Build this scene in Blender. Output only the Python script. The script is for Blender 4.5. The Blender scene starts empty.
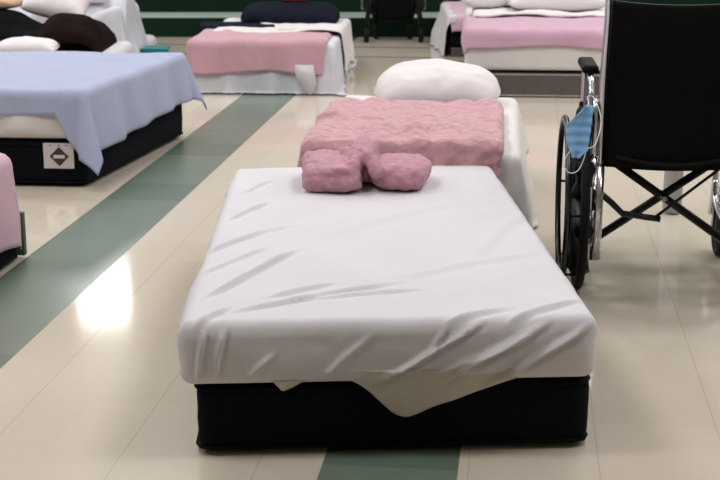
import bpy, bmesh, math, random
import numpy as np
from mathutils import Vector, Matrix
random.seed(4)
C = bpy.context.scene.collection
S = bpy.context.scene
PI = math.pi

# ------------------------------------------------------------------ camera
cam_d = bpy.data.cameras.new('camera'); cam = bpy.data.objects.new('camera', cam_d); C.objects.link(cam)
cam.location = (0, 0, 1.36); cam.rotation_euler = (math.radians(90 - 14.762), 0, 0)
cam_d.sensor_width = 36; cam_d.lens = 1370 / 720 * 36
cam_d.dof.use_dof = True; cam_d.dof.focus_distance = 3.9; cam_d.dof.aperture_fstop = 8.0
S.camera = cam
# ------------------------------------------------------------------ world, exposure
w = bpy.data.worlds.new('world'); S.world = w; w.use_nodes = True
w.node_tree.nodes['Background'].inputs[0].default_value = (1, .97, .93, 1)
w.node_tree.nodes['Background'].inputs[1].default_value = 0.15
S.view_settings.view_transform = 'Standard'; S.view_settings.look = 'None'
S.view_settings.gamma = 1; S.view_settings.use_curve_mapping = False
S.view_settings.exposure = 0.0
PANEL = 47.0      # watts per ceiling light
for x in (-5.0, -1.9, 1.9, 5.0):
    for y in (2.8, 5.6, 8.2, 10.5):
        l = bpy.data.lights.new('ceiling_light', 'AREA'); l.shape = 'RECTANGLE'; l.size = 1.2; l.size_y = .6
        l.energy = PANEL; l.color = (.93, .965, 1.0)
        lo = bpy.data.objects.new('ceiling_light', l); C.objects.link(lo); lo.location = (x, y, 3.97)
WINDOW = 16.0     # daylight strength of the far window

# ------------------------------------------------------------------ materials
def lin(r, g, b):
    f = lambda c: (c / 255 / 12.92) if c / 255 <= .04045 else ((c / 255 + .055) / 1.055) ** 2.4
    return (f(r), f(g), f(b), 1)

def mat(name, rgb, rough=.8, metal=0, noise=0, nscale=8, bump=0, bscale=200, sheen=0, emit=None, voro=0, vscale=40, coat=0, spec=None):
    m = bpy.data.materials.new(name); m.use_nodes = True
    nt = m.node_tree; b = nt.nodes['Principled BSDF']
    col = lin(*rgb)
    b.inputs['Base Color'].default_value = col
    b.inputs['Roughness'].default_value = rough; b.inputs['Metallic'].default_value = metal
    if sheen: b.inputs['Sheen Weight'].default_value = sheen
    if spec is not None: b.inputs['Specular IOR Level'].default_value = spec
    if coat: b.inputs['Coat Weight'].default_value = coat
    tc = nt.nodes.new('ShaderNodeTexCoord')
    if noise:
        n = nt.nodes.new('ShaderNodeTexNoise'); n.inputs['Scale'].default_value = nscale; n.inputs['Detail'].default_value = 4
        nt.links.new(tc.outputs['Object'], n.inputs['Vector'])
        r = nt.nodes.new('ShaderNodeMapRange'); r.inputs['To Min'].default_value = 1 - noise; r.inputs['To Max'].default_value = 1 + noise
        r.inputs['From Min'].default_value = .3; r.inputs['From Max'].default_value = .7
        nt.links.new(n.outputs['Fac'], r.inputs['Value'])
        mx = nt.nodes.new('ShaderNodeVectorMath'); mx.operation = 'SCALE'
        mx.inputs[0].default_value = col[:3]; nt.links.new(r.outputs[0], mx.inputs['Scale'])
        nt.links.new(mx.outputs[0], b.inputs['Base Color'])
    if bump or voro:
        bp = nt.nodes.new('ShaderNodeBump'); bp.inputs['Strength'].default_value = bump or voro
        if voro:
            t = nt.nodes.new('ShaderNodeTexVoronoi'); t.inputs['Scale'].default_value = vscale; o = t.outputs['Distance']
            bp.inputs['Distance'].default_value = .01
        else:
            t = nt.nodes.new('ShaderNodeTexNoise'); t.inputs['Scale'].default_value = bscale; o = t.outputs['Fac']
            bp.inputs['Distance'].default_value = .004
        nt.links.new(tc.outputs['Object'], t.inputs['Vector']); nt.links.new(o, bp.inputs['Height'])
        nt.links.new(bp.outputs[0], b.inputs['Normal'])
    if emit:
        b.inputs['Emission Color'].default_value = (1, .98, .95, 1); b.inputs['Emission Strength'].default_value = emit
    return m

M = {
 'sheet': mat('white_sheet', (204, 199, 203), .85, noise=.02, nscale=5, bump=.12, bscale=160),
 'cream_sheet': mat('cream_sheet', (214, 208, 206), .85, noise=.03, bump=.15, bscale=160),
 'shaded_sheet': mat('shaded_sheet', (196, 187, 175), .85, noise=.03, bump=.15, bscale=160),  # the white sheet again, with the shade of the bed's front in its beige colour
 'skirt': mat('white_skirt', (202, 201, 208), .8, noise=.05, nscale=12),
 'black': mat('black_box_fabric', (9, 11, 17), .95, noise=.25, nscale=30, bump=.2, bscale=300, spec=.15),
 'blue': mat('periwinkle_blanket', (161, 166, 191), .92, noise=.03, bump=.25, bscale=220, sheen=.1),
 'pink': mat('dusty_pink_blanket', (190, 146, 156), .95, noise=.05, nscale=14, bump=.4, bscale=150, sheen=.2),
 'plush': mat('rose_plush', (192, 145, 151), .95, noise=.08, nscale=22, voro=.9, vscale=30, sheen=.25),
 'towel': mat('mauve_terry', (187, 136, 148), .96, noise=.06, nscale=30, bump=.7, bscale=260, sheen=.2),
 'pinkpale': mat('pale_pink_blanket', (200, 164, 178), .95, noise=.04, bump=.4, bscale=150, sheen=.2),
 'lilac': mat('lilac_blanket', (193, 153, 171), .95, noise=.04, bump=.4, bscale=150, sheen=.2),
 'pillow': mat('pillow_cotton', (220, 211, 212), .9, noise=.03, nscale=10, bump=.15, bscale=100),
 'navy': mat('navy_fleece', (20, 24, 36), .95, spec=.1, noise=.25, nscale=10, bump=.4, bscale=120),
 'brown': mat('brown_fleece', (24, 12, 11), .95, spec=.08, noise=.35, nscale=5, bump=.3, bscale=100),
 'blackcloth': mat('black_cloth', (9, 10, 12), .95, spec=.08, noise=.2, nscale=8),
 'tan': mat('tan_cloth', (178, 145, 118), .9, noise=.1), 'red': mat('red_cloth', (190, 62, 62), .85, noise=.08),
 'darkred': mat('dark_red_cloth', (120, 32, 36), .85, noise=.08),
 'teal': mat('teal_plastic', (28, 128, 138), .4, noise=.04),
 'taupe': mat('taupe_box_fabric', (92, 84, 82), .9, noise=.1, nscale=20), 'taupetrim': mat('pale_box_trim', (170, 162, 152), .9, noise=.06),
 'greenboard': mat('dark_green_board', (70, 92, 78), .7, noise=.08), 'label': mat('white_label', (205, 195, 196), .6, noise=.02),
 'ink': mat('label_ink', (58, 44, 48), .7),
 'chrome': mat('chrome', (205, 205, 210), .16, metal=1, noise=.02), 'rubber': mat('black_rubber', (10, 10, 12), .7, noise=.15, spec=.2),
 'plastic': mat('black_plastic', (8, 8, 10), .45, noise=.15, spec=.25), 'steel': mat('dark_steel', (70, 70, 74), .3, metal=1, noise=.05), 'vinyl': mat('black_vinyl', (4, 5, 6), .6, noise=.2, nscale=20, bump=.15, bscale=250, spec=.12),
 'tube': mat('black_tube', (16, 16, 18), .35, metal=.3, noise=.1), 'grey': mat('grey_post', (150, 152, 148), .7, noise=.08, nscale=25),
 'mask': mat('blue_mask', (138, 186, 230), .85, noise=.04, bump=.2, bscale=300), 'elastic': mat('white_elastic', (215, 220, 228), .8, noise=.03),
 'wall': mat('painted_wall', (206, 202, 190), .8, noise=.03, nscale=2), 'ceil': mat('ceiling_white', (226, 222, 214), .9, noise=.03, nscale=3),
 'riser': mat('dark_green_riser', (14, 36, 24), .9, noise=.12, nscale=3, spec=.12), 'tread': mat('pale_tread', (158, 172, 160), .7, noise=.05, nscale=4),
 'panelgreen': mat('green_panel', (24, 104, 72), .7, noise=.05), 'frame': mat('white_frame', (225, 225, 222), .6, noise=.02),
 'day': mat('window_daylight', (240, 245, 255), .5, emit=WINDOW),
}

def floor_mat():
    m = bpy.data.materials.new('vinyl_tile_floor'); m.use_nodes = True
    nt = m.node_tree; N = nt.nodes; L = nt.links; b = N['Principled BSDF']
    tc = N.new('ShaderNodeTexCoord'); mp = N.new('ShaderNodeVectorRotate'); mp.rotation_type = 'Z_AXIS'
    mp.inputs['Angle'].default_value = math.radians(6.8)
    L.new(tc.outputs['Object'], mp.inputs['Vector'])
    sp = N.new('ShaderNodeSeparateXYZ'); L.new(mp.outputs[0], sp.inputs[0])
    def ma(op, a, b_=None, c=None):
        n = N.new('ShaderNodeMath'); n.operation = op
        for i, v in enumerate((a, b_, c)):
            if v is None: continue
            if isinstance(v, (int, float)): n.inputs[i].default_value = v
            else: L.new(v, n.inputs[i])
        return n.outputs[0]
    u, v = sp.outputs[0], sp.outputs[1]
    def band(x, c, half):                      # 1 inside
        return ma('LESS_THAN', ma('ABSOLUTE', ma('SUBTRACT', x, c)), half)
    def seams(x, anchor, p, wd):
        fr = ma('FRACT', ma('DIVIDE', ma('SUBTRACT', x, anchor), p))
        d = ma('MINIMUM', fr, ma('SUBTRACT', 1, fr))
        return ma('LESS_THAN', ma('MULTIPLY', d, p), wd)
    s1 = band(u, -1.638, .173); s2 = band(u, -.288, .163); s3 = band(u, 1.38, .17)
    stripe = ma('MAXIMUM', ma('MAXIMUM', s1, s2), s3)
    right = ma('GREATER_THAN', u, -.288)
    sa = seams(u, -.946, .342, .0022); sb = seams(u, .209, .31, .0022)
    su = ma('ADD', ma('MULTIPLY', sb, right), ma('MULTIPLY', sa, ma('SUBTRACT', 1, right)))
    sv = ma('MULTIPLY', seams(v, .13, .67, .0018), .25)
    seam = ma('MULTIPLY', ma('MAXIMUM', su, sv), ma('SUBTRACT', 1, stripe))
    cross = ma('MAXIMUM', band(sp.outputs[1], 11.42, .035), band(sp.outputs[1], 10.78, .035))
    # per-tile tone
    wn = N.new('ShaderNodeTexWhiteNoise'); wn.noise_dimensions = '2D'
    cx = N.new('ShaderNodeCombineXYZ')
    L.new(ma('FLOOR', ma('DIVIDE', ma('SUBTRACT', u, -.125), .335)), cx.inputs[0]); L.new(ma('FLOOR', ma('DIVIDE', v, .335)), cx.inputs[1])
    L.new(cx.outputs[0], wn.inputs['Vector'])
    ns = N.new('ShaderNodeTexNoise'); ns.inputs['Scale'].default_value = 30; ns.inputs['Detail'].default_value = 6
    L.new(tc.outputs['Object'], ns.inputs['Vector'])
    nb = N.new('ShaderNodeTexNoise'); nb.inputs['Scale'].default_value = 1.6; L.new(tc.outputs['Object'], nb.inputs['Vector'])
    def mix(f, a, c):
        n = N.new('ShaderNodeMix'); n.data_type = 'RGBA'
        if isinstance(f, (int, float)): n.inputs[0].default_value = f
        else: L.new(f, n.inputs[0])
        for i, x in ((6, a), (7, c)):
            if isinstance(x, tuple): n.inputs[i].default_value = x
            else: L.new(x, n.inputs[i])
        return n.outputs[2]
    cream = mix(wn.outputs['Value'], lin(208, 195, 179), lin(203, 190, 173))
    cream = mix(ma('MULTIPLY', ns.outputs['Fac'], .35), cream, lin(192, 178, 161))
    green = mix(ma('MULTIPLY', wn.outputs['Value'], .9), lin(92, 108, 94), lin(116, 127, 114))
    green = mix(ma('MULTIPLY', ns.outputs['Fac'], .5), green, lin(106, 118, 106))
    col = mix(stripe, cream, green)
    col = mix(ma('MULTIPLY', seam, .22), col, lin(128, 108, 88))
    col = mix(ma('MULTIPLY', cross, .7), col, lin(110, 112, 100))
    L.new(col, b.inputs['Base Color'])
    r = ma('ADD', ma('MULTIPLY', nb.outputs['Fac'], .04), .075)
    L.new(ma('ADD', r, ma('MULTIPLY', stripe, .16)), b.inputs['Roughness'])
    b.inputs['IOR'].default_value = 1.62
    bp = N.new('ShaderNodeBump'); bp.inputs['Strength'].default_value = .12; bp.inputs['Distance'].default_value = .002
    L.new(ma('SUBTRACT', nb.outputs['Fac'], ma('MULTIPLY', seam, .3)), bp.inputs['Height']); L.new(bp.outputs[0], b.inputs['Normal'])
    return m
M['floor'] = floor_mat()

# ------------------------------------------------------------------ helpers
def link(name, me, m, parent=None, smooth=True):
    o = bpy.data.objects.new(name, me); C.objects.link(o)
    for x in (m if isinstance(m, (list, tuple)) else [m]): me.materials.append(M[x] if isinstance(x, str) else x)
    if smooth: me.polygons.foreach_set('use_smooth', [True] * len(me.polygons))
    if parent is not None: o.parent = parent
    return o
def obj(name, vf, m, parent=None, smooth=True):
    v, f = vf
    me = bpy.data.meshes.new(name); me.from_pydata([tuple(map(float, p)) for p in v], [], [tuple(map(int, q)) for q in f]); me.update()
    return link(name, me, m, parent, smooth)
def tag(o, label, cat, group=None, kind=None):
    o['label'] = label; o['category'] = cat
    if group: o['group'] = group
    if kind: o['kind'] = kind
    return o
def thing(name, label, cat, loc=(0, 0, 0), rz=0, group=None):
    o = bpy.data.objects.new(name, None); C.objects.link(o); o.location = loc; o.rotation_euler = (0, 0, rz); o.empty_display_size = .1
    return tag(o, label, cat, group)
def struct(o): o['kind'] = 'structure'; return o
def keepin(child_pts, base): return child_pts - np.array(base)

def vnoise(x, y, seed=0):
    x = np.asarray(x, float); y = np.asarray(y, float)
    xi = np.floor(x).astype(int); yi = np.floor(y).astype(int); xf = x - xi; yf = y - yi
    def h(a, b):
        n = np.sin(a * 127.1 + b * 311.7 + seed * 74.7) * 43758.5453
        return n - np.floor(n)
    s = xf * xf * (3 - 2 * xf); t = yf * yf * (3 - 2 * yf)
    return ((h(xi, yi) * (1 - s) + h(xi + 1, yi) * s) * (1 - t) + (h(xi, yi + 1) * (1 - s) + h(xi + 1, yi + 1) * s) * t) * 2 - 1
def fbm(x, y, seed=0, o=3): return sum(vnoise(x * 2 ** k, y * 2 ** k, seed + k) / 2 ** k for k in range(o))
def seg(x, y, a, b, wd, amp, skew=.5):
    """a cloth crease: ridge along segment a-b with a valley beside it, fading at its ends"""
    dx, dy = b[0] - a[0], b[1] - a[1]; l = math.hypot(dx, dy); ux, uy = dx / l, dy / l
    t = ((x - a[0]) * ux + (y - a[1]) * uy) / l; d = (x - a[0]) * -uy + (y - a[1]) * ux
    d = d + .15 * wd * np.sin(t * 9) 
    fade = np.clip(np.minimum(t + .15, 1.15 - t) / .4, 0, 1); fade = fade * fade * (3 - 2 * fade)
    return amp * fade * (np.exp(-(d / wd) ** 2) - skew * np.exp(-((d + 1.7 * wd) / (wd * 1.1)) ** 2))

def grid_faces(n, m_, off=0, flip=False):
    f = []
    for i in range(n - 1):
        for j in range(m_ - 1):
            q = [off + i * m_ + j, off + (i + 1) * m_ + j, off + (i + 1) * m_ + j + 1, off + i * m_ + j + 1]
            f.append(q[::-1] if flip else q)
    return f
def axis(h, r, n):
    e = 5
    return np.unique(np.concatenate([np.linspace(-h, -h + r, e), np.linspace(-h + r, h - r, max(n, 2)), np.linspace(h - r, h, e)]).round(6))
def rbox(x0, x1, y0, y1, z0, z1, r, n=(10, 10, 6), disp=None, frame=None, rz=None):
    """rounded box as one welded surface; disp(p, normal) -> displaced p; frame maps local to thing space"""
    hx, hy, hz = (x1 - x0) / 2, (y1 - y0) / 2, (z1 - z0) / 2
    r = min(r, hx * .99, hy * .99, hz * .99)
    X, Y, Z = axis(hx, r, n[0]), axis(hy, r, n[1]), axis(hz, r, n[2])
    V = []; F = []; idx = {}
    def vid(p):
        k = (round(p[0], 5), round(p[1], 5), round(p[2], 5))
        if k not in idx: idx[k] = len(V); V.append(k)
        return idx[k]
    def face(A, B, fn, flip):
        g = [[vid(fn(a, b)) for b in B] for a in A]
        for i in range(len(A) - 1):
            for j in range(len(B) - 1):
                q = [g[i][j], g[i + 1][j], g[i + 1][j + 1], g[i][j + 1]]
                F.append(q[::-1] if flip else q)
    face(X, Y, lambda a, b: (a, b, hz), False); face(X, Y, lambda a, b: (a, b, -hz), True)
    face(X, Z, lambda a, b: (a, -hy, b), False); face(X, Z, lambda a, b: (a, hy, b), True)
    face(Y, Z, lambda a, b: (hx, a, b), False); face(Y, Z, lambda a, b: (-hx, a, b), True)
    P = np.array(V); lim = np.array([hx - r, hy - r, hz - r]); q = np.clip(P, -lim, lim); d = P - q
    nrm = d / np.maximum(np.linalg.norm(d, axis=1, keepdims=True), 1e-9)
    P = q + nrm * r + np.array([(x0 + x1) / 2, (y0 + y1) / 2, (z0 + z1) / 2])
    if disp is not None: P = disp(P, nrm)
    if frame is not None: P = frame(P)
    return P, F

class Frame:
    """bed frame: local (a across, b along, z up) to world, relative to the thing's origin"""
    def __init__(s, ox, oy, U, V): s.o = (ox, oy, 0.0); s.U = U; s.V = V
    def __call__(s, P):
        P = np.asarray(P, float); a, b, z = P[:, 0], P[:, 1], P[:, 2]
        return np.stack([a * s.U[0] + b * s.V[0], a * s.U[1] + b * s.V[1], z], 1)
    def pt(s, a, b, z=0): return (s.o[0] + a * s.U[0] + b * s.V[0], s.o[1] + a * s.U[1] + b * s.V[1], z)
def yaw(ox, oy, deg):      # clockwise degrees
    t = math.radians(deg); return Frame(ox, oy, (math.cos(t), -math.sin(t)), (math.sin(t), math.cos(t)))

def drape(x0, x1, y0, y1, z, eL, eR, eF, eB, r=.03, res=.02, wave=.012, flare=.06, seed=0, top=None, floor=.006, freq=26, topamp=.003, corner=0):
    """a cloth laid over a box; e* = overhangs (numbers or functions of 0..1 along that edge)"""
    fn = lambda e: e if callable(e) else (lambda t, e=e: np.full_like(t, e))
    eL, eR, eF, eB = map(fn, (eL, eR, eF, eB))
    W, H = x1 - x0 + .4, y1 - y0 + .4
    n, m_ = int(W / res) + 2, int(H / res) + 2
    s, t = np.meshgrid(np.linspace(0, 1, n), np.linspace(0, 1, m_), indexing='ij')
    a = (x0 - eL(t)) * (1 - s) + (x1 + eR(t)) * s
    b = (y0 - eF(s)) * (1 - t) + (y1 + eB(s)) * t
    ix0, ix1, iy0, iy1 = x0 + r, x1 - r, y0 + r, y1 - r
    ca, cb = np.clip(a, ix0, ix1), np.clip(b, iy0, iy1)
    dx, dy = a - ca, b - cb; o = np.hypot(dx, dy) + 1e-9; ux, uy = dx / o, dy / o
    ang = np.minimum(o / r, PI / 2)
    out = r * np.sin(ang); dn = r * (1 - np.cos(ang)); rest = np.maximum(o - r * PI / 2, 0)
    per = (ca * (np.abs(uy) > .01) + cb * (np.abs(ux) > .01)) + np.arctan2(uy, ux) * .12
    k = np.minimum(rest / .15, 1.3)
    wv = wave * k * (np.sin(per * freq + seed) * .6 + vnoise(per * freq * .35, per * 0 + seed, seed) * 1.1 + .7)
    out = out + corner * rest * 2 * np.abs(ux * uy)
    out = out + flare * rest * .6 + np.maximum(wv, -.003)
    zz = z - dn - rest
    under = np.maximum(floor - zz, 0); zz = np.maximum(zz, floor + .004 * np.sin(per * 60) ** 2); out = out + under * .8
    inside = np.exp(-rest * 30)
    zz = zz + topamp * fbm(a * 5 + seed, b * 5, seed) * inside
    if top is not None: zz = zz + top(a, b) * inside
    V = np.stack([ca + ux * out, cb + uy * out, zz], -1).reshape(-1, 3)
    return V, grid_faces(n, m_)
def thick(o, t=.005, off=1):
    md = o.modifiers.new('solid', 'SOLIDIFY'); md.thickness = t; md.offset = off; return o

def pillow(w_, l_, h_, seed=0, n=36, p=2.4, rnd=.25):
    u = np.linspace(-1, 1, n); U, V = np.meshgrid(u, u, indexing='ij')
    prof = np.clip(1 - np.abs(U) ** p, 0, 1) ** .5 * np.clip(1 - np.abs(V) ** p, 0, 1) ** .5
    sq = 1 - .07 * (1 - np.abs(V) ** 2) * np.abs(U) ** 4
    X = U * w_ / 2 * (1 - .06 * (1 - V * V)); Y = V * l_ / 2 * (1 - .06 * (1 - U * U))
    X = X * np.sqrt(1 - rnd * V * V * .5); Y = Y * np.sqrt(1 - rnd * U * U * .5)
    nz = 1 + .10 * fbm(U * 2.2 + seed, V * 2.2, seed)
    top = h_ * .62 * prof * nz; bot = -h_ * .38 * prof
    Vt = np.stack([X, Y, top + h_ * .38], -1).reshape(-1, 3); Vb = np.stack([X, Y, bot + h_ * .38], -1).reshape(-1, 3)
    return np.concatenate([Vt, Vb]), grid_faces(n, n) + grid_faces(n, n, n * n, True)
def weld(o, d=.0005):
    md = o.modifiers.new('weld', 'WELD'); md.merge_threshold = d; return o

def catmull(pts, k=8):
    pts = [Vector(p) for p in pts]
    if len(pts) < 3: return pts
    out = []; P = [pts[0] * 2 - pts[1]] + pts + [pts[-1] * 2 - pts[-2]]
    for i in range(1, len(P) - 2):
        for j in range(k):
            t = j / k; a, b, c, d = P[i - 1], P[i], P[i + 1], P[i + 2]
            out.append(.5 * (2 * b + (c - a) * t + (2 * a - 5 * b + 4 * c - d) * t * t + (3 * b - a - 3 * c + d) * t ** 3))
    out.append(pts[-1]); return out
def tube(pts, r, n=10, smooth=False, k=8, closed=False):
    pts = catmull(pts, k) if smooth else [Vector(p) for p in pts]
    V = []; F = []; N = len(pts); up = None
    for i, p in enumerate(pts):
        a = pts[i - 1] if (i > 0 or closed) else p; b = pts[(i + 1) % N] if (i < N - 1 or closed) else p
        t = (b - a).normalized()
        if up is None: up = t.orthogonal().normalized()
        up = (up - t * up.dot(t)).normalized(); s = t.cross(up)
        rr = r[i] if isinstance(r, (list, tuple)) else r
        for q in range(n):
            an = 2 * PI * q / n; V.append(p + (up * math.cos(an) + s * math.sin(an)) * rr)
    for i in range(N if closed else N - 1):
        for q in range(n):
            j = (i + 1) % N; F.append((i * n + q, i * n + (q + 1) % n, j * n + (q + 1) % n, j * n + q))
    if not closed: F.append(tuple(range(n))[::-1]); F.append(tuple((N - 1) * n + q for q in range(n)))
    return V, F
def join(*vfs):
    V = []; F = []
    for v, f in vfs:
        o = len(V); V += [tuple(p) for p in v]; F += [tuple(i + o for i in q) for q in f]
    return V, F
def box(x0, x1, y0, y1, z0, z1):
    V = [(x, y, z) for x in (x0, x1) for y in (y0, y1) for z in (z0, z1)]
    return V, [(0, 1, 3, 2), (4, 6, 7, 5), (0, 4, 5, 1), (2, 3, 7, 6), (0, 2, 6, 4), (1, 5, 7, 3)]
def ringx(R, r, x=0, n=48, k=10, cy=0, cz=0, sx=1.0):
    """torus in the plane x = const"""
    V = []; F = []
    for i in range(n):
        a = 2 * PI * i / n
        for q in range(k):
            b = 2 * PI * q / k; rr = R + r * math.cos(b)
            V.append((x + r * sx * math.sin(b), cy + rr * math.cos(a), cz + rr * math.sin(a)))
    for i in range(n):
        for q in range(k): F.append((i * k + q, i * k + (q + 1) % k, ((i + 1) % n) * k + (q + 1) % k, ((i + 1) % n) * k + q))
    return V, F
def cylx(x0, x1, R, cy=0, cz=0, n=24): return tube([(x0, cy, cz), (x1, cy, cz)], R, n)

# ------------------------------------------------------------------ the setting
struct(obj('floor', box(-9, 9, -4, 15.2, -.1, 0), 'floor', smooth=False))
struct(obj('ceiling', box(-9, 9, -4, 15.2, 4.0, 4.1), 'ceil', smooth=False))
struct(obj('wall_left', box(-9.1, -9, -4, 15.2, 0, 4.0), 'wall', smooth=False))
struct(obj('wall_right', box(9, 9.1, -4, 15.2, 0, 4.0), 'wall', smooth=False))
struct(obj('wall_front', box(-9, 9, -4.1, -4, 0, 4.0), 'wall', smooth=False))
struct(obj('wall_back', box(-9, 9, 15.2, 15.3, 0, 4.0), 'wall', smooth=False))
# dark green steps up to the stage, pale treads
V = []; F = []; mi = []
ys = [12.25, 12.78, 13.31, 13.84]
for k, y in enumerate(ys):
    z0, z1 = k * .17, (k + 1) * .17; y1 = ys[k + 1] if k < 3 else 15.2
    o = len(V); V += [(-9, y, z0), (9, y, z0), (9, y, z1), (-9, y, z1), (-9, y1, z1), (9, y1, z1)]
    F += [(o, o + 1, o + 2, o + 3), (o + 3, o + 2, o + 5, o + 4)]; mi += [0, 1]
st = obj('trim_1', (V, F), ['riser', 'tread'], smooth=False)
for p, i in zip(st.data.polygons, mi): p.material_index = i
struct(st)
# window far up in the back wall and a green panel beside it (both only mirrored in the floor)
wn = struct(obj('window_1', join(box(-3.28, -3.23, 15.1, 15.2, 3.0, 3.5), box(-2.68, -2.63, 15.1, 15.2, 3.0, 3.5), box(-3.28, -2.63, 15.1, 15.2, 2.95, 3.0), box(-3.28, -2.63, 15.1, 15.2, 3.5, 3.55)), 'frame', smooth=False))
obj('window_pane', box(-3.23, -2.68, 15.16, 15.19, 3.0, 3.5), 'day', wn, smooth=False)
struct(obj('trim_2', box(2.6, 4.4, 15.14, 15.2, 2.3, 3.6), 'panelgreen', smooth=False))
# ------------------------------------------------------------------ bed pieces
def place(o, fr, a=0, b=0, z=0):
    o.location = fr.pt(a, b, z); return o
def box_spring(fr, a0, a1, b0, b1, h, m, label, r=.035, trim=None, sag=.0):
    def d(P, n):
        P = P.copy(); side = 1 - np.abs(n[:, 2])
        wob = .004 * fbm(P[:, 0] * 6 + P[:, 1] * 6, P[:, 2] * 12, 3)
        P[:, 0] += n[:, 0] * wob * side; P[:, 1] += n[:, 1] * wob * side
        return P
    o = obj('box_spring', rbox(a0, a1, b0, b1, 0.004, h, r, (30, 30, 8), d, fr), m); o.location = fr.o
    pl = .006
    Vb = [(a0 + .01, b0 - pl), (a1 - .01, b0 - pl)]
    # piping along the upper and lower edges
    def pipe(z):
        q = [(a0 + r, b0), (a1 - r, b0), (a1, b0 + r), (a1, b1 - r), (a1 - r, b1), (a0 + r, b1), (a0, b1 - r), (a0, b0 + r)]
        out = []
        for i, (x, y) in enumerate(q):
            out.append((x, y, z))
            if i % 2 == 1:
                x2, y2 = q[(i + 1) % 8]; cx_ = a1 if x > (a0 + a1) / 2 else a0; cy_ = b1 if (y + y2) / 2 > (b0 + b1) / 2 else b0
                out.append(((x + x2) / 2 * .6 + cx_ * .4, (y + y2) / 2 * .6 + cy_ * .4, z))
        v, f = tube(out, .005, 6, closed=True); return fr(np.array([tuple(p) for p in v])), f
    obj('piping', join(pipe(h - r * .45), pipe(r * .55)), trim or m, o)
    return tag(o, label, 'box spring')
def mattress(fr, a0, a1, b0, b1, z0, z1, m, label, r=.045, top=None, side=None, n=(40, 60, 10), crown=.008, taper=0):
    ca, cb = (a0 + a1) / 2, (b0 + b1) / 2
    def d(P, nn):
        P = P.copy(); x, y, z = P[:, 0].copy(), P[:, 1].copy(), P[:, 2].copy()
        upw = np.clip(nn[:, 2], 0, 1)
        hh = crown * (1 - ((x - ca) / (a1 - a0) * 2) ** 4) * (1 - ((y - cb) / (b1 - b0) * 2) ** 4)
        if top is not None: hh = hh + top(x, y)
        P[:, 2] += hh * upw
        P[:, 0] = ca + (P[:, 0] - ca) * (1 - taper * np.clip((y - b0) / (b1 - b0), 0, 1))
        s = 1 - np.abs(nn[:, 2]); bul = .004 * np.sin((z - z0) / (z1 - z0) * PI) + .003 * fbm(x * 5 + 9, y * 5 + z * 9, 5)
        if side is not None: bul = bul + side(x, y, z, nn)
        P[:, 0] += nn[:, 0] * bul * s; P[:, 1] += nn[:, 1] * bul * s
        return P
    o = obj('mattress', rbox(a0, a1, b0, b1, z0, z1, r, n, d, fr), m); o.location = fr.o
    return tag(o, label, 'mattress')
def cloth(name, fr, vf, m, label, cat, t=.005):
    v, f = vf; o = obj(name, (fr(v), f), m); o.location = fr.o; thick(o, t)
    return tag(o, label, cat)

# ---- nearest bed, centre
frM = Frame(-.398, 3.095, (.9985, .055), (-.031, .9995))
box_spring(frM, 0, .965, 0, 1.80, .185, 'black', 'black fabric box spring under the nearest bare white bed')
def toloc(x, y): dx, dy = x + .388, y - 3.125; return (dx * .9995 + dy * .031, -dx * .031 + dy * .9995)
cr = [((-.442, 3.719), (-.30, 3.93), .014, .008), ((-.384, 3.307), (-.175, 3.72), .015, .010), ((-.396, 3.06), (-.31, 3.22), .014, .007),
      ((-.304, 3.183), (.104, 3.404), .013, .008), ((-.225, 3.292), (-.06, 3.40), .012, .007), ((-.15, 3.265), (.17, 3.351), .012, .006),
      ((-.416, 4.094), (-.30, 4.32), .014, .007), ((-.405, 4.45), (-.32, 4.66), .015, .006), ((.279, 3.05), (.56, 3.265), .014, .009),
      ((.12, 3.06), (.37, 3.2), .013, .008), ((-.43, 3.5), (-.26, 3.76), .012, .006), ((-.40, 3.85), (-.2, 4.02), .02, .004),
      ((.30, 3.6), (.54, 4.2), .04, .004), ((-.1, 3.9), (.3, 4.3), .05, .004), ((.1, 3.45), (.5, 3.7), .03, .004)]
cr = [(toloc(*a), toloc(*b), w_, h_) for a, b, w_, h_ in cr]
def mtop(x, y):
    r_ = .003 * fbm(x * 4, y * 4, 7)
    for a, b, w_, h_ in cr: r_ = r_ + seg(x, y, a, b, w_ * .62, h_ * 1.25)
    return r_
fo = [((.44, .19), (.72, .36), .012, .011), ((.60, .20), (.87, .352), .014, .012), ((.70, .175), (.95, .332), .014, .012),
      ((.56, .262), (.60, .325), .010, .006), ((.52, .19), (.80, .30), .014, .006), ((.05, .21), (.075, .33), .012, .009), ((.01, .2), (.03, .33), .01, .008),
      ((.12, .2), (.19, .27), .012, .005), ((.30, .2), (.42, .31), .016, .005)]
def ffold(x, z): return sum(seg(x, z, a, b, w_ * .55, h_ * 1.7) for a, b, w_, h_ in fo)
def mside(x, y, z, n): 
    f = np.clip(-n[:, 1], 0, 1); s_ = np.clip(np.abs(n[:, 0]), 0, 1)
    return f * ffold(x, z) + s_ * .006 * fbm(y * 7, z * 10 + y * 5, 4)
mt = mattress(frM, -.035, .972, -.032, 1.80, .188, .347, 'sheet', 'nearest mattress in a creased white sheet with the folded pink towel on it', .034, mtop, mside, (190, 220, 26), taper=.06)
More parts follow.
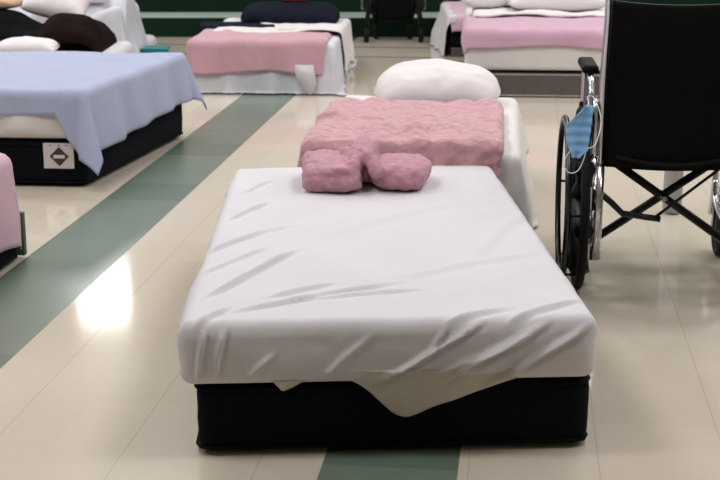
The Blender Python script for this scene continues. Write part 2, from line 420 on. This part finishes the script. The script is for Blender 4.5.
def flap(pts_top, pts_bot, y_top, name, m, seed):
    n = 60; k = 14
    xs = np.linspace(pts_bot[0][0], pts_bot[-1][0], n)
    zb = np.interp(xs, [p[0] for p in pts_bot], [p[1] for p in pts_bot])
    if n > 10: zb = np.convolve(np.pad(zb, 2, 'edge'), np.ones(5) / 5, 'valid')
    Vv = []
    for i, x in enumerate(xs):
        for j in range(k):
            t = j / (k - 1); z = pts_top + (zb[i] - pts_top) * t
            yy = y_top + .012 * t + .004 * math.sin(x * 40 + z * 30) * t - float(ffold(np.array([x]), np.array([z]))[0])
            Vv.append((x, yy, z))
    o = obj(name, (frM(np.array(Vv)), grid_faces(n, k)), m, mt); thick(o, .003, 0); return o
h1 = flap(.225, [(.30, .215), (.34, .205), (.385, .193), (.425, .165), (.46, .125), (.497, .098), (.53, .104), (.58, .125), (.66, .155), (.74, .18), (.82, .21)], -.032, 'hanging_sheet_edge', 'shaded_sheet', 1)
h1['label'] = 'drooping edge of the white sheet, its shade painted in beige'
h2 = flap(.20, [(.185, .20), (.195, .187), (.212, .168), (.235, .178), (.262, .196), (.275, .20)], -.026, 'sheet_corner', 'shaded_sheet', 2)
h2['label'] = 'small white sheet corner poking out, its shade painted in beige'

# folded pink towel on the nearest bed: two soft lobes with an arched fold between
def blob(c, R, rot, seed, sq=2.6, n=28):
    Vv = []; F = []
    for i in range(n):
        th = PI * i / (n - 1)
        for j in range(n * 2):
            ph = PI * j / n
            s = lambda v, e: math.copysign(abs(v) ** (2 / e), v)
            p = Vector((R[0] * s(math.sin(th), sq) * s(math.cos(ph), sq), R[1] * s(math.sin(th), sq) * s(math.sin(ph), sq), R[2] * s(math.cos(th), sq)))
            p *= 1 + .06 * float(fbm(np.array([p.x * 20 + seed]), np.array([p.y * 20 + p.z * 24]), seed)[0])
            p.rotate(Matrix.Rotation(rot, 3, 'Z')); Vv.append(tuple(p + Vector(c)))
    for i in range(n - 1):
        for j in range(2 * n): F.append((i * 2 * n + j, (i + 1) * 2 * n + j, (i + 1) * 2 * n + (j + 1) % (2 * n), i * 2 * n + (j + 1) % (2 * n)))
    return Vv, F
tw = join(blob((-.125, .0, .048), (.098, .15, .047), .04, 1, 4.2), blob((.128, .0, .044), (.105, .14, .043), -.10, 5, 3.6),
          blob((-.115, -.06, .035), (.11, .10, .033), .0, 8, 3.4), blob((.15, .0, .05), (.085, .12, .036), -.2, 9, 3.2),
          tube([(-.045, -.13, .03), (-.042, -.11, .075), (-.012, -.05, .105), (.018, -.09, .10), (.05, -.13, .055)], .027, 14, True),
          tube([(-.010, -.04, .075), (-.004, .04, .088), (.003, .14, .082), (.008, .22, .055), (.010, .28, .03)], .052, 16, True),
          blob((0, .05, .04), (.06, .09, .038), 0, 12, 3),
          tube([(-.05, -.03, .07), (-.06, .04, .10), (-.08, .12, .085)], .017, 12, True),
          tube([(-.075, -.11, .06), (-.05, -.02, .09), (-.055, .07, .095)], .013, 12, True))
to = obj('folded_towel', tw, 'towel')
rm = to.modifiers.new('remesh', 'REMESH'); rm.mode = 'VOXEL'; rm.voxel_size = .0045; rm.use_smooth_shade = True
sm = to.modifiers.new('smooth', 'SMOOTH'); sm.factor = .6; sm.iterations = 2
tx = bpy.data.textures.new('terry', 'CLOUDS'); tx.noise_scale = .035
dm = to.modifiers.new('folds', 'DISPLACE'); dm.texture = tx; dm.strength = .018; dm.mid_level = .5
to.scale = (.95, 1.06, 1.04); to.location = (.015, 4.565, .354); to.rotation_euler = (0, 0, .02)
tag(to, 'pink towel folded into two lobes on the nearest white bed', 'towel')

# ---- bed directly behind, centre
frC = yaw(-.215, 5.03, 5.8)
box_spring(frC, .02, .78, .02, 1.42, .18, 'black', 'low dark box spring of the bed behind the folded towel')
mattress(frC, 0, .80, 0, 1.44, .183, .365, 'sheet', 'mattress under the plush pink blanket and round white pillow')
cloth('bed_sheet', frC, drape(-.004, .81, .0, 1.40, .372, lambda t: .20 + .03 * np.sin(t * 7), lambda t: np.interp(t, [0, .1, .3, .5, .75, 1], [.30, .34, .36, .38, .30, .2]), .17, .10, .03, .02, .014, .17, 3), 'cream_sheet',
      'loose white sheet hanging from the bed behind the towel', 'sheet')
def plush(a, b):
    lump = np.abs(np.sin(a * 26 + .6 * np.sin(b * 13))) ** .7 * np.abs(np.sin(b * 15 + .7 * np.sin(a * 9 + 1)))
    band_ = .012 * np.exp(-((b - .44) / .03) ** 2) * (1 + vnoise(a * 20, b * 20, 2)) + .016 * np.exp(-((b - .17) / .06) ** 2) * (.6 + np.abs(np.sin(a * 27)))
    return .018 * lump + band_ + .006 * fbm(a * 8, b * 8, 3) + .02
cloth('plush_blanket', frC, drape(.0, .74, -.03, .93, .398, lambda t: .07 + .015 * np.sin(t * 20) - .05 * t, .02, lambda s: .125 + .014 * np.abs(np.sin(s * 20)), lambda s: -.02 + .02 * np.sin(s * 11), .03, .009, .030, .05, 4, plush, freq=52), 'plush',
      'plush rose blanket with lumpy scalloped edge on the second bed', 'blanket', .008)
p = weld(obj('pillow', pillow(.605, .42, .195, 2, 44, 2.5, .8), 'pillow')); p.location = (.350, 6.16, .365); p.rotation_euler = (math.radians(10), 0, math.radians(-4))
tag(p, 'plump white pillow above the plush rose blanket', 'pillow')

# ---- blue blanket bed, left
U = (.9965, -.084); Vv = (.212, .977)
frA = Frame(-1.24, 6.10, U, Vv)
bs = box_spring(frA, -1.9, 0, 0, 1.33, .215, 'black', 'black box spring carrying a white label, under the blue blanket', .04)
lb = obj('care_label', (frA(np.array([(-.225, -.007, .088), (-.085, -.007, .088), (-.085, -.007, .205), (-.225, -.007, .205)]) + np.array([0.03, 0, 0])), [(0, 1, 2, 3)]), 'label', bs, False); thick(lb, .001)
lb['label'] = 'white square label with dark diamond'
dc = (-.122, .143)
dia = [(dc[0] + .045 * x, -.009, dc[1] + .045 * z) for x, z in ((0, 1), (1, 0), (0, -1), (-1, 0))]
dl = obj('diamond_mark', (frA(np.array(dia)), [(0, 1, 2, 3)]), 'ink', lb, False); thick(dl, .0006)
bar = [(dc[0] + .026 * x, -.0105, dc[1] + .008 * z) for x, z in ((-1, -1), (1, -1), (1, 1), (-1, 1))]
bl = obj('word_strip', (frA(np.array(bar)), [(0, 1, 2, 3)]), 'label', lb, False)
for q in (-.04, 0, .035):
    dt = box(dc[0] + q - .006, dc[0] + q + .006, -.0085, -.0075, .192, .196); obj('small_print', (frA(np.array(dt[0])), dt[1]), 'ink', lb, False)
mattress(frA, -1.9, .01, -.02, 1.34, .22, .432, 'cream_sheet', 'mattress in cream sheet under the blue blanket, left of the aisle', .05,
         side=lambda x, y, z, n: .012 * np.sin(x * 16) * np.clip(-n[:, 1], 0, 1), n=(60, 40, 12))
def blu_side(t): return np.interp(t, [0, .1, .3, .5, .65, .8, .9, 1], [.24, .28, .27, .25, .24, .235, .235, .21])
def blu_top(a, b): return .004 * fbm(a * 3, b * 3, 3) + seg(a, b, (-.30, .95), (-.18, 1.02), .02, .008) + seg(a, b, (-.75, .8), (-.62, .84), .02, .006)
cloth('blue_blanket', frA, drape(-1.9, .018, -.028, 1.35, .450, .05, blu_side, lambda s: np.interp(s, [0, .5, .83, .85, .885, 1], [.09, .12, .10, .20, .30, .25]), lambda s: np.interp(s, [0, .85, 1], [.05, .1, .21]),
      .03, .018, .010, .10, 2, blu_top, freq=20, corner=.3), 'blue', 'periwinkle blue blanket draped over the bed with the labelled black base', 'blanket')

# ---- pink blanket corner, far left
frH = yaw(-2.462, 3.32, 8.2)
box_spring(frH, 0, .97, 0, 1.72, .17, 'black', 'low box spring under the pink blanket at the left edge')
gb = obj('end_board', rbox(.0, .985, 1.728, 1.755, .01, .175, .006, (4, 2, 4), None, frH), 'greenboard'); gb.location = frH.o
tag(gb, 'grey green board standing against the pink bed at the left edge', 'board')
mattress(frH, 0, .965, 0, 1.71, .173, .395, 'sheet', 'mattress beneath the pink blanket at the left edge')
cloth('pink_blanket', frH, drape(-.0, .972, .3, 1.72, .405, .1, lambda t: .31 + .01 * np.sin(t * 30), .0, lambda s: np.interp(s, [0, .8, 1], [.1, .12, .14]), .045, .02, .012, .03, 6, freq=24), 'pinkpale',
      'pale pink blanket over the bed cut off by the left edge', 'blanket')

# ---- white skirted bed at the back, centre left
frD = yaw(-1.115, 8.93, 3.0)
box_spring(frD, .02, .93, .02, 1.70, .16, 'taupe', 'box spring behind the white skirt of the centre back bed')
mattress(frD, .01, .94, .01, 1.70, .163, .318, 'skirt', 'mattress of the back bed with the navy pillow')
cloth('bed_skirt', frD, drape(-.002, .955, -.0, 1.70, .325, lambda t: .34 + .08 * t, lambda t: .32 + .03 * np.sin(t * 9), .317, .1, .025, .016, .008, .07, 5, freq=42), 'skirt',
      'gathered white sheet reaching the floor on the centre back bed', 'sheet')
cloth('pink_blanket', frD, drape(-.004, .90, -.028, .62, .337, .06, .005, lambda s: .175 + .012 * np.sin(s * 8), .02, .04, .016, .012, .03, 9,
      lambda a, b: .012 + .006 * fbm(a * 6, b * 6, 2), freq=22), 'pink', 'dusty pink blanket over the foot of the centre back bed', 'blanket', .012)
cloth('lilac_white_sheet', frD, drape(.08, .97, .42, 1.30, .35, .04, lambda t: .27 + .03 * np.sin(t * 8), lambda s: .04 * np.sin(s * 6) + .02 * np.sin(s * 19), .02, .03, .016, .012, .02, 11,
      lambda a, b: .010 + .012 * fbm(a * 5, b * 5, 6), freq=30), 'cream_sheet', 'crumpled white sheet between the pink blanket and the navy pillow', 'sheet', .006)
tl = obj('sheet_tail', (frD(np.array([(.70, -.055, .20), (.82, -.055, .20), (.70, -.062, .14), (.83, -.062, .14), (.72, -.055, .09), (.835, -.055, .08), (.765, -.06, .03), (.82, -.062, .03), (.79, -.06, .008), (.80, -.06, .008)])), [(0, 2, 3, 1), (2, 4, 5, 3), (4, 6, 7, 5), (6, 8, 9, 7)]), 'sheet'); tl.location = frD.o; thick(tl, .004)
tag(tl, 'pointed tail of white cloth hanging below the dusty pink blanket', 'cloth')
p = weld(obj('pillow', pillow(.76, .42, .15, 4, 36, 3.6, .5), 'navy')); p.location = (-.50, 9.95, .35); p.rotation_euler = (math.radians(10), 0, 0)
tag(p, 'large dark navy pillow on the centre back bed', 'pillow')
jk = obj('folded_jacket', rbox(-.26, .26, -.16, .16, 0, .035, .017, (8, 8, 2)), 'navy'); jk.location = (-.86, 9.72, .34); jk.rotation_euler = (0, 0, .1)
tag(jk, 'flat dark navy cloth lying left of the navy pillow', 'cloth')
rc = obj('red_cloth', blob((0, 0, .03), (.11, .09, .035), 0, 3), 'red'); rc.location = (-.47, 10.02, .505)
tag(rc, 'small red cloth on top of the navy pillow', 'cloth')

# ---- pink and white bed at the back, right
frE = yaw(.785, 8.79, 4.0)
box_spring(frE, 0, .95, 0, 1.85, .155, 'taupe', 'taupe box spring with pale upper edge on the right back bed', .02, 'taupetrim')
mattress(frE, -.11, .93, -.02, 1.85, .175, .405, 'cream_sheet', 'mattress in white sheet on the taupe box spring', .03)
cloth('pink_blanket', frE, drape(-.115, .94, -.03, .80, .42, lambda t: .08 + .03 * t, .02, lambda s: .08 + .01 * np.sin(s * 9), .02, .04, .016, .012, .05, 12,
      lambda a, b: .010 + .008 * fbm(a * 5, b * 6, 8) + seg(a, b, (.1, .07), (.8, .05), .02, -.01), freq=16), 'lilac', 'lilac pink blanket on the bed with the taupe base', 'blanket', .014)
cloth('folded_sheet', frE, drape(-.05, .94, .68, 1.3, .445, .02, .02, lambda s: .01 * np.sin(s * 14), .0, .02, .02, .008, .03, 13, lambda a, b: .014 + .01 * fbm(a * 6, b * 6, 4)), 'cream_sheet',
      'white sheet folded back above the lilac pink blanket', 'sheet', .01)
p = weld(obj('pillow', pillow(.74, .45, .19, 7, 32, 3), 'pillow')); p.location = (1.38, 9.84, .47); p.rotation_euler = (math.radians(8), 0, .03)
tag(p, 'broad white pillow on the right back bed beside the wheelchair', 'pillow')
p = weld(obj('pillow', pillow(.34, .3, .15, 9, 24, 3), 'pillow')); p.location = (.885, 9.92, .475); p.rotation_euler = (math.radians(6), 0, .2)
tag(p, 'small pale pillow left of the broad white pillow', 'pillow')

# ---- farthest right bed with black base
frF = yaw(.72, 10.85, 0)
box_spring(frF, 0, .9, .0, 1.3, .07, 'taupe', 'low grey base of the farthest bed, behind the lilac bed', .02)
mattress(frF, .0, .9, 0.02, 1.3, .072, .30, 'black', 'black mattress showing beneath the farthest pale pink blanket', .02)
cloth('pink_blanket', frF, drape(-.01, .91, .0, 1.2, .312, .02, .02, .10, .02, .03, .02, .008, .03, 14, lambda a, b: .01 + .004 * fbm(a * 5, b * 6, 8)), 'pinkpale',
      'pale pink blanket on the farthest bed near the green steps', 'blanket', .012)
cloth('bed_sheet', frF, drape(-.03, .045, -.01, 1.0, .330, lambda t: .33 + 0 * t, .0, .06, .0, .02, .02, .02, .16, 15), 'sheet',
      'narrow white sheet hanging to the floor at the farthest pink bed', 'sheet')

# ---- brown and black blankets bed behind the blue one
frB = yaw(-3.35, 8.12, 0)
box_spring(frB, 0, 1.86, 0, .95, .17, 'black', 'box spring of the bed heaped with the dark brown blanket')
mattress(frB, 0, 1.86, 0, .95, .173, .33, 'sheet', 'mattress of the bed heaped with the dark brown blanket')
def hump(a, b):
    h = .20 * np.exp(-((a - 1.58) / .20) ** 4 - ((b - .45) / .4) ** 2) * .9 + .08 * np.exp(-((a - 1.25) / .2) ** 2 - ((b - .6) / .3) ** 2)
    return h + .02 * fbm(a * 5, b * 5, 3)
cloth('brown_blanket', frB, drape(1.15, 1.755, .18, .90, .345, .0, .26, .02, .05, .05, .02, .015, .06, 16, hump, freq=18), 'brown',
      'dark brown blanket bunched up behind the blue blanketed bed', 'blanket', .012)
v, f = drape(.9, 1.42, .3, .92, .37, .0, .0, .02, .02, .05, .02, .01, .05, 17, lambda a, b: .02 + .17 * np.exp(-((a - 1.05) / .26) ** 2 - ((b - .6) / .28) ** 2) + .02 * fbm(a * 5, b * 5, 9))
cloth('black_blanket', frB, (v, f), 'blackcloth', 'black blanket heaped at the left edge beside the brown one', 'blanket', .012)
p = weld(obj('pillow', pillow(.40, .2, .10, 3, 28, 3), 'pillow')); p.location = (-2.0, 8.24, .34); p.rotation_euler = (.1, 0, 0)
tag(p, 'white pillow in front of the dark brown blanket', 'pillow')
p = weld(obj('pillow', pillow(.44, .34, .18, 5, 28, 2.6), 'pillow')); p.location = (-2.02, 9.14, .50); p.rotation_euler = (.35, .22, .1)
p2 = tag(p, 'white pillow tilted behind the black and brown blankets', 'pillow')
tn = obj('tan_cloth', blob((0, 0, 0), (.16, .10, .035), .1, 6), 'tan'); tn.location = (-2.30, 8.75, .60)
tag(tn, 'tan cloth on the black blanket at the left edge', 'cloth')

# ---- heap of white bedding, back left
frG = yaw(-2.68, 9.72, -4)
box_spring(frG, 0, .97, 0, 1.5, .15, 'taupe', 'box spring under the heap of white bedding')
mattress(frG, 0, .97, 0, 1.5, .153, .34, 'skirt', 'mattress under the heap of white bedding')
cloth('rumpled_sheet', frG, drape(-.01, .99, -.01, 1.45, .36, .1, lambda t: .30 + .03 * np.sin(t * 9), 0.28, .1, .05, .02, .025, .04, 18, lambda a, b: .09 + .08 * fbm(a * 4, b * 4, 3), freq=30), 'skirt',
      'rumpled white sheets heaped on the back left bed', 'sheet')
fd = obj('folded_bedding', join(rbox(0, .5, 0, .5, 0, .07, .03, (12, 12, 3)), rbox(.02, .47, .02, .48, .072, .13, .025, (12, 12, 3))), 'pillow')
fd.location = (-2.30, 9.85, .50); fd.rotation_euler = (0.02, 0, .12)
tag(fd, 'folded white bedding piled at the back left', 'bedding')
gc = obj('grey_cloth', rbox(0, .30, 0, .2, 0, .03, .013, (8, 8, 2)), 'taupe'); gc.location = (-2.14, 9.95, .64); gc.rotation_euler = (0, 0, -.1)
tag(gc, 'grey cloth on top of the folded white bedding', 'cloth')
lc = obj('white_cloth_bundle', blob((0, 0, .06), (.10, .14, .055), 0, 5), 'sheet'); lc.location = (-1.78, 11.35, 0.002)
tag(lc, 'white cloth bundle on the floor next to the teal box', 'cloth')
rb = thing('red_bag', 'red and tan bag at the top left edge behind the pillow', 'bag', (-2.12, 9.6, .57))
obj('body', blob((0, 0, .06), (.09, .06, .06), 0, 2), 'tan', rb)
for s in (-1, 1): obj('side_panel', blob((s * .085, 0, .06), (.02, .062, .062), 0, 2), 'darkred', rb)
tb = thing('teal_box', 'small teal plastic box on the floor past the blue blanket', 'box', (-1.60, 10.75, 0), .05)
obj('body', rbox(-.10, .10, -.07, .07, .002, .075, .008, (4, 4, 3)), 'teal', tb); obj('lid', rbox(-.107, .107, -.077, .077, .072, .09, .006, (4, 4, 2)), 'teal', tb)

# ------------------------------------------------------------------ wheelchair seen from behind
wc = thing('wheelchair', 'black wheelchair seen from behind beside the nearest bed', 'wheelchair', (1.043, 4.53, 0), math.radians(-5))
HW = .236
for s in (-1, 1):
    x = s * HW
    fr_ = join(tube([(x, -.03, .10), (x, -.03, .50), (x, -.03, .72), (x - s * .004, -.07, .93), (x - s * .004, -.085, 1.02), (x - s * .004, -.16, 1.05)], .0125, 12),
               tube([(x, -.03, .46), (x, .40, .47), (x, .45, .42), (x, .47, .26), (x, .52, .14)], .0115, 10, True),
               tube([(x, -.03, .17), (x, .40, .20), (x, .46, .28)], .0115, 10, True),
               tube([(x - s * .028, -.005, .12), (x - s * .028, -.005, .40)], .011, 10) if False else tube([(x + s * .022, .0, .19), (x + s * .022, .0, .43)], .014, 10))
    fr_ = join(fr_, tube([(x + s * .004, -.04, .105), (x + s * .004, -.04, .43)], .021, 14), tube([(x + s * .034, -.06, .165), (x + s * .034, -.06, .275)], .013, 12))
    obj('side_frame', fr_, 'chrome', wc)
    obj('hand_grip', tube([(x - s * .004, -.13, 1.042), (x - s * .004, -.145, 1.046), (x - s * .004, -.25, 1.05)], [.0165, .018, .018], 14), 'rubber', wc)
    ar = obj('armrest', join(tube([(x + s * .035, -.02, .42), (x + s * .035, -.015, .62), (x + s * .035, .0, .68), (x + s * .035, .05, .715), (x + s * .035, .28, .715), (x + s * .035, .315, .66), (x + s * .035, .32, .46)], .0105, 10, True),
                             tube([(x + s * .022, -.05, .46), (x + s * .022, -.05, .60), (x + s * .022, -.02, .645), (x + s * .022, .02, .60), (x + s * .022, .03, .46)], .010, 10, True),
                             tube([(x + s * .022, -.045, .36), (x + s * .022, -.045, .46)], .013, 10)), 'chrome', wc)
    pad = obj('arm_pad', rbox(x + s * .035 - .028, x + s * .035 + .028, .06, .31, .722, .752, .013, (4, 8, 2)), 'vinyl', ar)
    obj('side_guard', rbox(x + s * .034 - .003, x + s * .034 + .003, .02, .31, .47, .68, .002, (2, 6, 6)), 'plastic', ar)
    # wheel
    wx = s * .298; cy = -.02; cz = .313
    wh = bpy.data.objects.new('rear_wheel', None); C.objects.link(wh); wh.parent = wc; wh.location = (wx, cy, cz); wh.empty_display_size = .1
    obj('tire', ringx(.296, .0165, n=64, k=12, sx=.85), 'rubber', wh)
    rim = [ringx(.270, .014, n=64, k=8, sx=1.0)]
    obj('rim', join(*rim), 'plastic', wh)
    obj('hub', join(cylx(-.035, .035, .032), cylx(-s * .035, -s * .055, .012)), 'plastic', wh)
    for k in range(8):
        a = 2 * PI * k / 8 + .2
        ca_, sa_ = math.cos(a), math.sin(a)
        pts = [(0, ca_ * .025, sa_ * .025), (0, ca_ * .14, sa_ * .14), (0, ca_ * .262, sa_ * .262)]
        obj('spoke', tube(pts, [.034, .022, .034], 8), 'plastic', wh)
    hr = obj('hand_rim', ringx(.270, .0105, x=s * .055, n=64, k=10), 'steel', wh)
    for q in range(6):
        a = 2 * PI * q / 6
        obj('rim_bracket', tube([(0, math.cos(a) * .262, math.sin(a) * .27), (s * .055, math.cos(a) * .27, math.sin(a) * .27)], .005, 6), 'plastic', wh)
    obj('axle_plate', join(rbox(x + s * .018 - .012, x + s * .018 + .012, -.05, -.035, .10, .42, .003, (3, 2, 6)), tube([(x + s * .04, -.02, .16), (x + s * .04, -.02, .28)], .016, 10)), 'chrome', wc)
    # caster
    ct = bpy.data.objects.new('caster', None); C.objects.link(ct); ct.parent = wc; ct.location = (x + s * .02, .42, 0)
    obj('fork', join(tube([(0, 0, .28), (0, 0, .225)], .014, 10), tube([(-.028, 0, .10), (-.028, -.02, .20), (0, 0, .225), (.028, -.02, .20), (.028, 0, .10)], .007, 8)), 'chrome', ct)
    obj('caster_wheel', join(ringx(.083, .017, cy=0, cz=.1, n=32), cylx(-.012, .012, .068, 0, .1)), 'rubber', ct)
    obj('brake', join(tube([(x + s * .03, .27, .47), (x + s * .05, .26, .55), (x + s * .05, .23, .60)], .007, 8), tube([(x + s * .01, .24, .43), (x + s * .07, .20, .43)], .009, 8)), 'plastic', wc)
# black vinyl back and seat slings
def sheet_grid(fn, n, m_):
    P = [fn(i / (n - 1), j / (m_ - 1)) for i in range(n) for j in range(m_)]; return np.array(P), grid_faces(n, m_)
def back(s, t):
    x = (s * 2 - 1) * (HW - .012); z = .43 + t * (.985 - .43)
    yb = -.03 if z < .72 else -.03 - (z - .72) / .24 * .065
    z -= .018 * t * (1 - (2 * s - 1) ** 2); z -= .022 * (1 - t) * (1 - (2 * s - 1) ** 2)
    return (x, yb - .014 + .045 * (1 - (2 * s - 1) ** 2), z)
bk = thick(obj('backrest', sheet_grid(back, 30, 24), 'vinyl', wc), .012, 0)
for q in (-.47, .47):
    obj('seam_band', tube([tuple(np.array(back(.5 + q, t / 20)) - np.array([0, .008, 0])) for t in range(21)], .006, 6), 'vinyl', bk)
def seat(s, t):
    x = (s * 2 - 1) * HW; y = -.035 + t * .43; return (x, y, .472 - .045 * (1 - (2 * s - 1) ** 2))
thick(obj('seat', sheet_grid(seat, 24, 16), 'vinyl', wc), .022, 0)
# folding cross brace with its links
obj('cross_brace', tube([(-HW + .004, .10, .455), (HW - .004, .12, .13)], .0145, 10), 'tube', wc)
obj('cross_brace', tube([(HW - .004, .145, .455), (-HW + .004, .125, .13)], .0145, 10), 'tube', wc)
obj('pivot_bolt', tube([(0, .08, .293), (0, .165, .293)], .012, 12), 'chrome', wc)
obj('brace_link', join(tube([(-HW, .0, .335), (-HW + .05, .02, .29), (-HW + .09, .03, .25), (-.06, .04, .235), (-.015, .04, .23)], [.007, .010, .014, .014, .009] and .011, 10)), 'tube', wc)
obj('support_bar', tube([(-.03, .05, .235), (.215, .08, .43)], .0055, 8), 'tube', wc)

# blue face mask hanging on the wheelchair by its loops
mk = thing('face_mask', 'blue pleated face mask hanging from the wheelchair by ear loops', 'mask', (.690, 4.21, .515), math.radians(6))
def mfn(s, t):                                  # a pleated pouch, folded along its middle
    z = .165 * t
    lft = -.045 * math.sin(PI * min(1, .12 + .62 * t)) ** .8 - .004; rgt = np.interp(t, [0, .15, .6, 1], [-.004, .022, .03, .034])
    if t > .65: lft = np.interp(t, [.65, 1], [lft, .010])
    x = lft * (1 - s) + rgt * s
    return (x, .016 * math.sin(s * PI) + .0025 * math.sin(t * 34), z)
thick(obj('mask_body', sheet_grid(mfn, 18, 40), 'mask', mk), .003, 0)
obj('ear_loop', tube([(-.030, 0, .03), (-.046, .0, .005), (-.052, .0, -.020), (-.035, 0, -.045), (-.008, 0, -.040), (.008, .0, -.01), (.016, 0, .02)], .0017, 6, True), 'elastic', mk)
obj('ear_loop', tube([(.016, 0, .160), (.04, .08, .165), (.08, .24, .155), (.105, .25, .15), (.095, .12, .10), (.055, .03, .04), (.02, 0, .03)], .0017, 6, True), 'elastic', mk)

# pale post seen past the wheelchair's cross brace
gp = obj('grey_post', join(tube([(0, 0, .004), (0, 0, .012), (0, 0, .03), (0, 0, .12), (0, 0, .30), (0, 0, .42)], [.028, .036, .040, .040, .037, .036], 24)), 'grey')
gp.location = (1.31, 5.60, 0); tag(gp, 'short rounded pale grey post past the wheelchair cross brace', 'post')

# ------------------------------------------------------------------ walker by the green steps
rw = thing('rolling_walker', 'black rolling walker with four casters before the green steps', 'walker', (.29, 11.97, 0), 0)
for sx in (-1, 1):
    for sy, nm in ((-1, 'f'), (1, 'r')):
        x = sx * (.235 if sy < 0 else .15); y = sy * .13
        lg = obj('leg', tube([(x, y, .14), (sx * .2, y * .9, .36), (sx * .2, y * .5, .62)], .022, 8), 'plastic', rw)
        obj('caster_wheel', join(ringx(.045, .024, x=x, cy=y, cz=.063, n=24), cylx(x - .014, x + .014, .04, y, .063)), 'rubber', lg)
        obj('caster_fork', join(tube([(x, y, .15), (x, y, .115)], .016, 8), box(x - .026, x - .020, y - .014, y + .014, .055, .125), box(x + .020, x + .026, y - .014, y + .014, .055, .125), box(x - .026, x + .026, y - .014, y + .014, .115, .127)), 'plastic', lg)
    obj('handle', tube([(sx * .27, -.02, .27), (sx * .27, -.02, .85), (sx * .27, -.10, .88), (sx * .27, -.2, .88)], .013, 8, False), 'chrome', rw)
    obj('side_rail', tube([(sx * .2, -.1, .3), (sx * .27, -.02, .3), (sx * .2, .1, .3)], .012, 8), 'plastic', rw)
obj('seat', rbox(-.2, .2, -.12, .12, .5, .54, .015, (6, 6, 2)), 'vinyl', rw)
obj('storage_bag', rbox(-.16, .15, -.10, .10, .19, .49, .03, (8, 6, 8)), 'blackcloth', rw)
obj('crossbar', tube([(-.2, .0, .24), (.2, .0, .24)], .012, 8), 'plastic', rw)
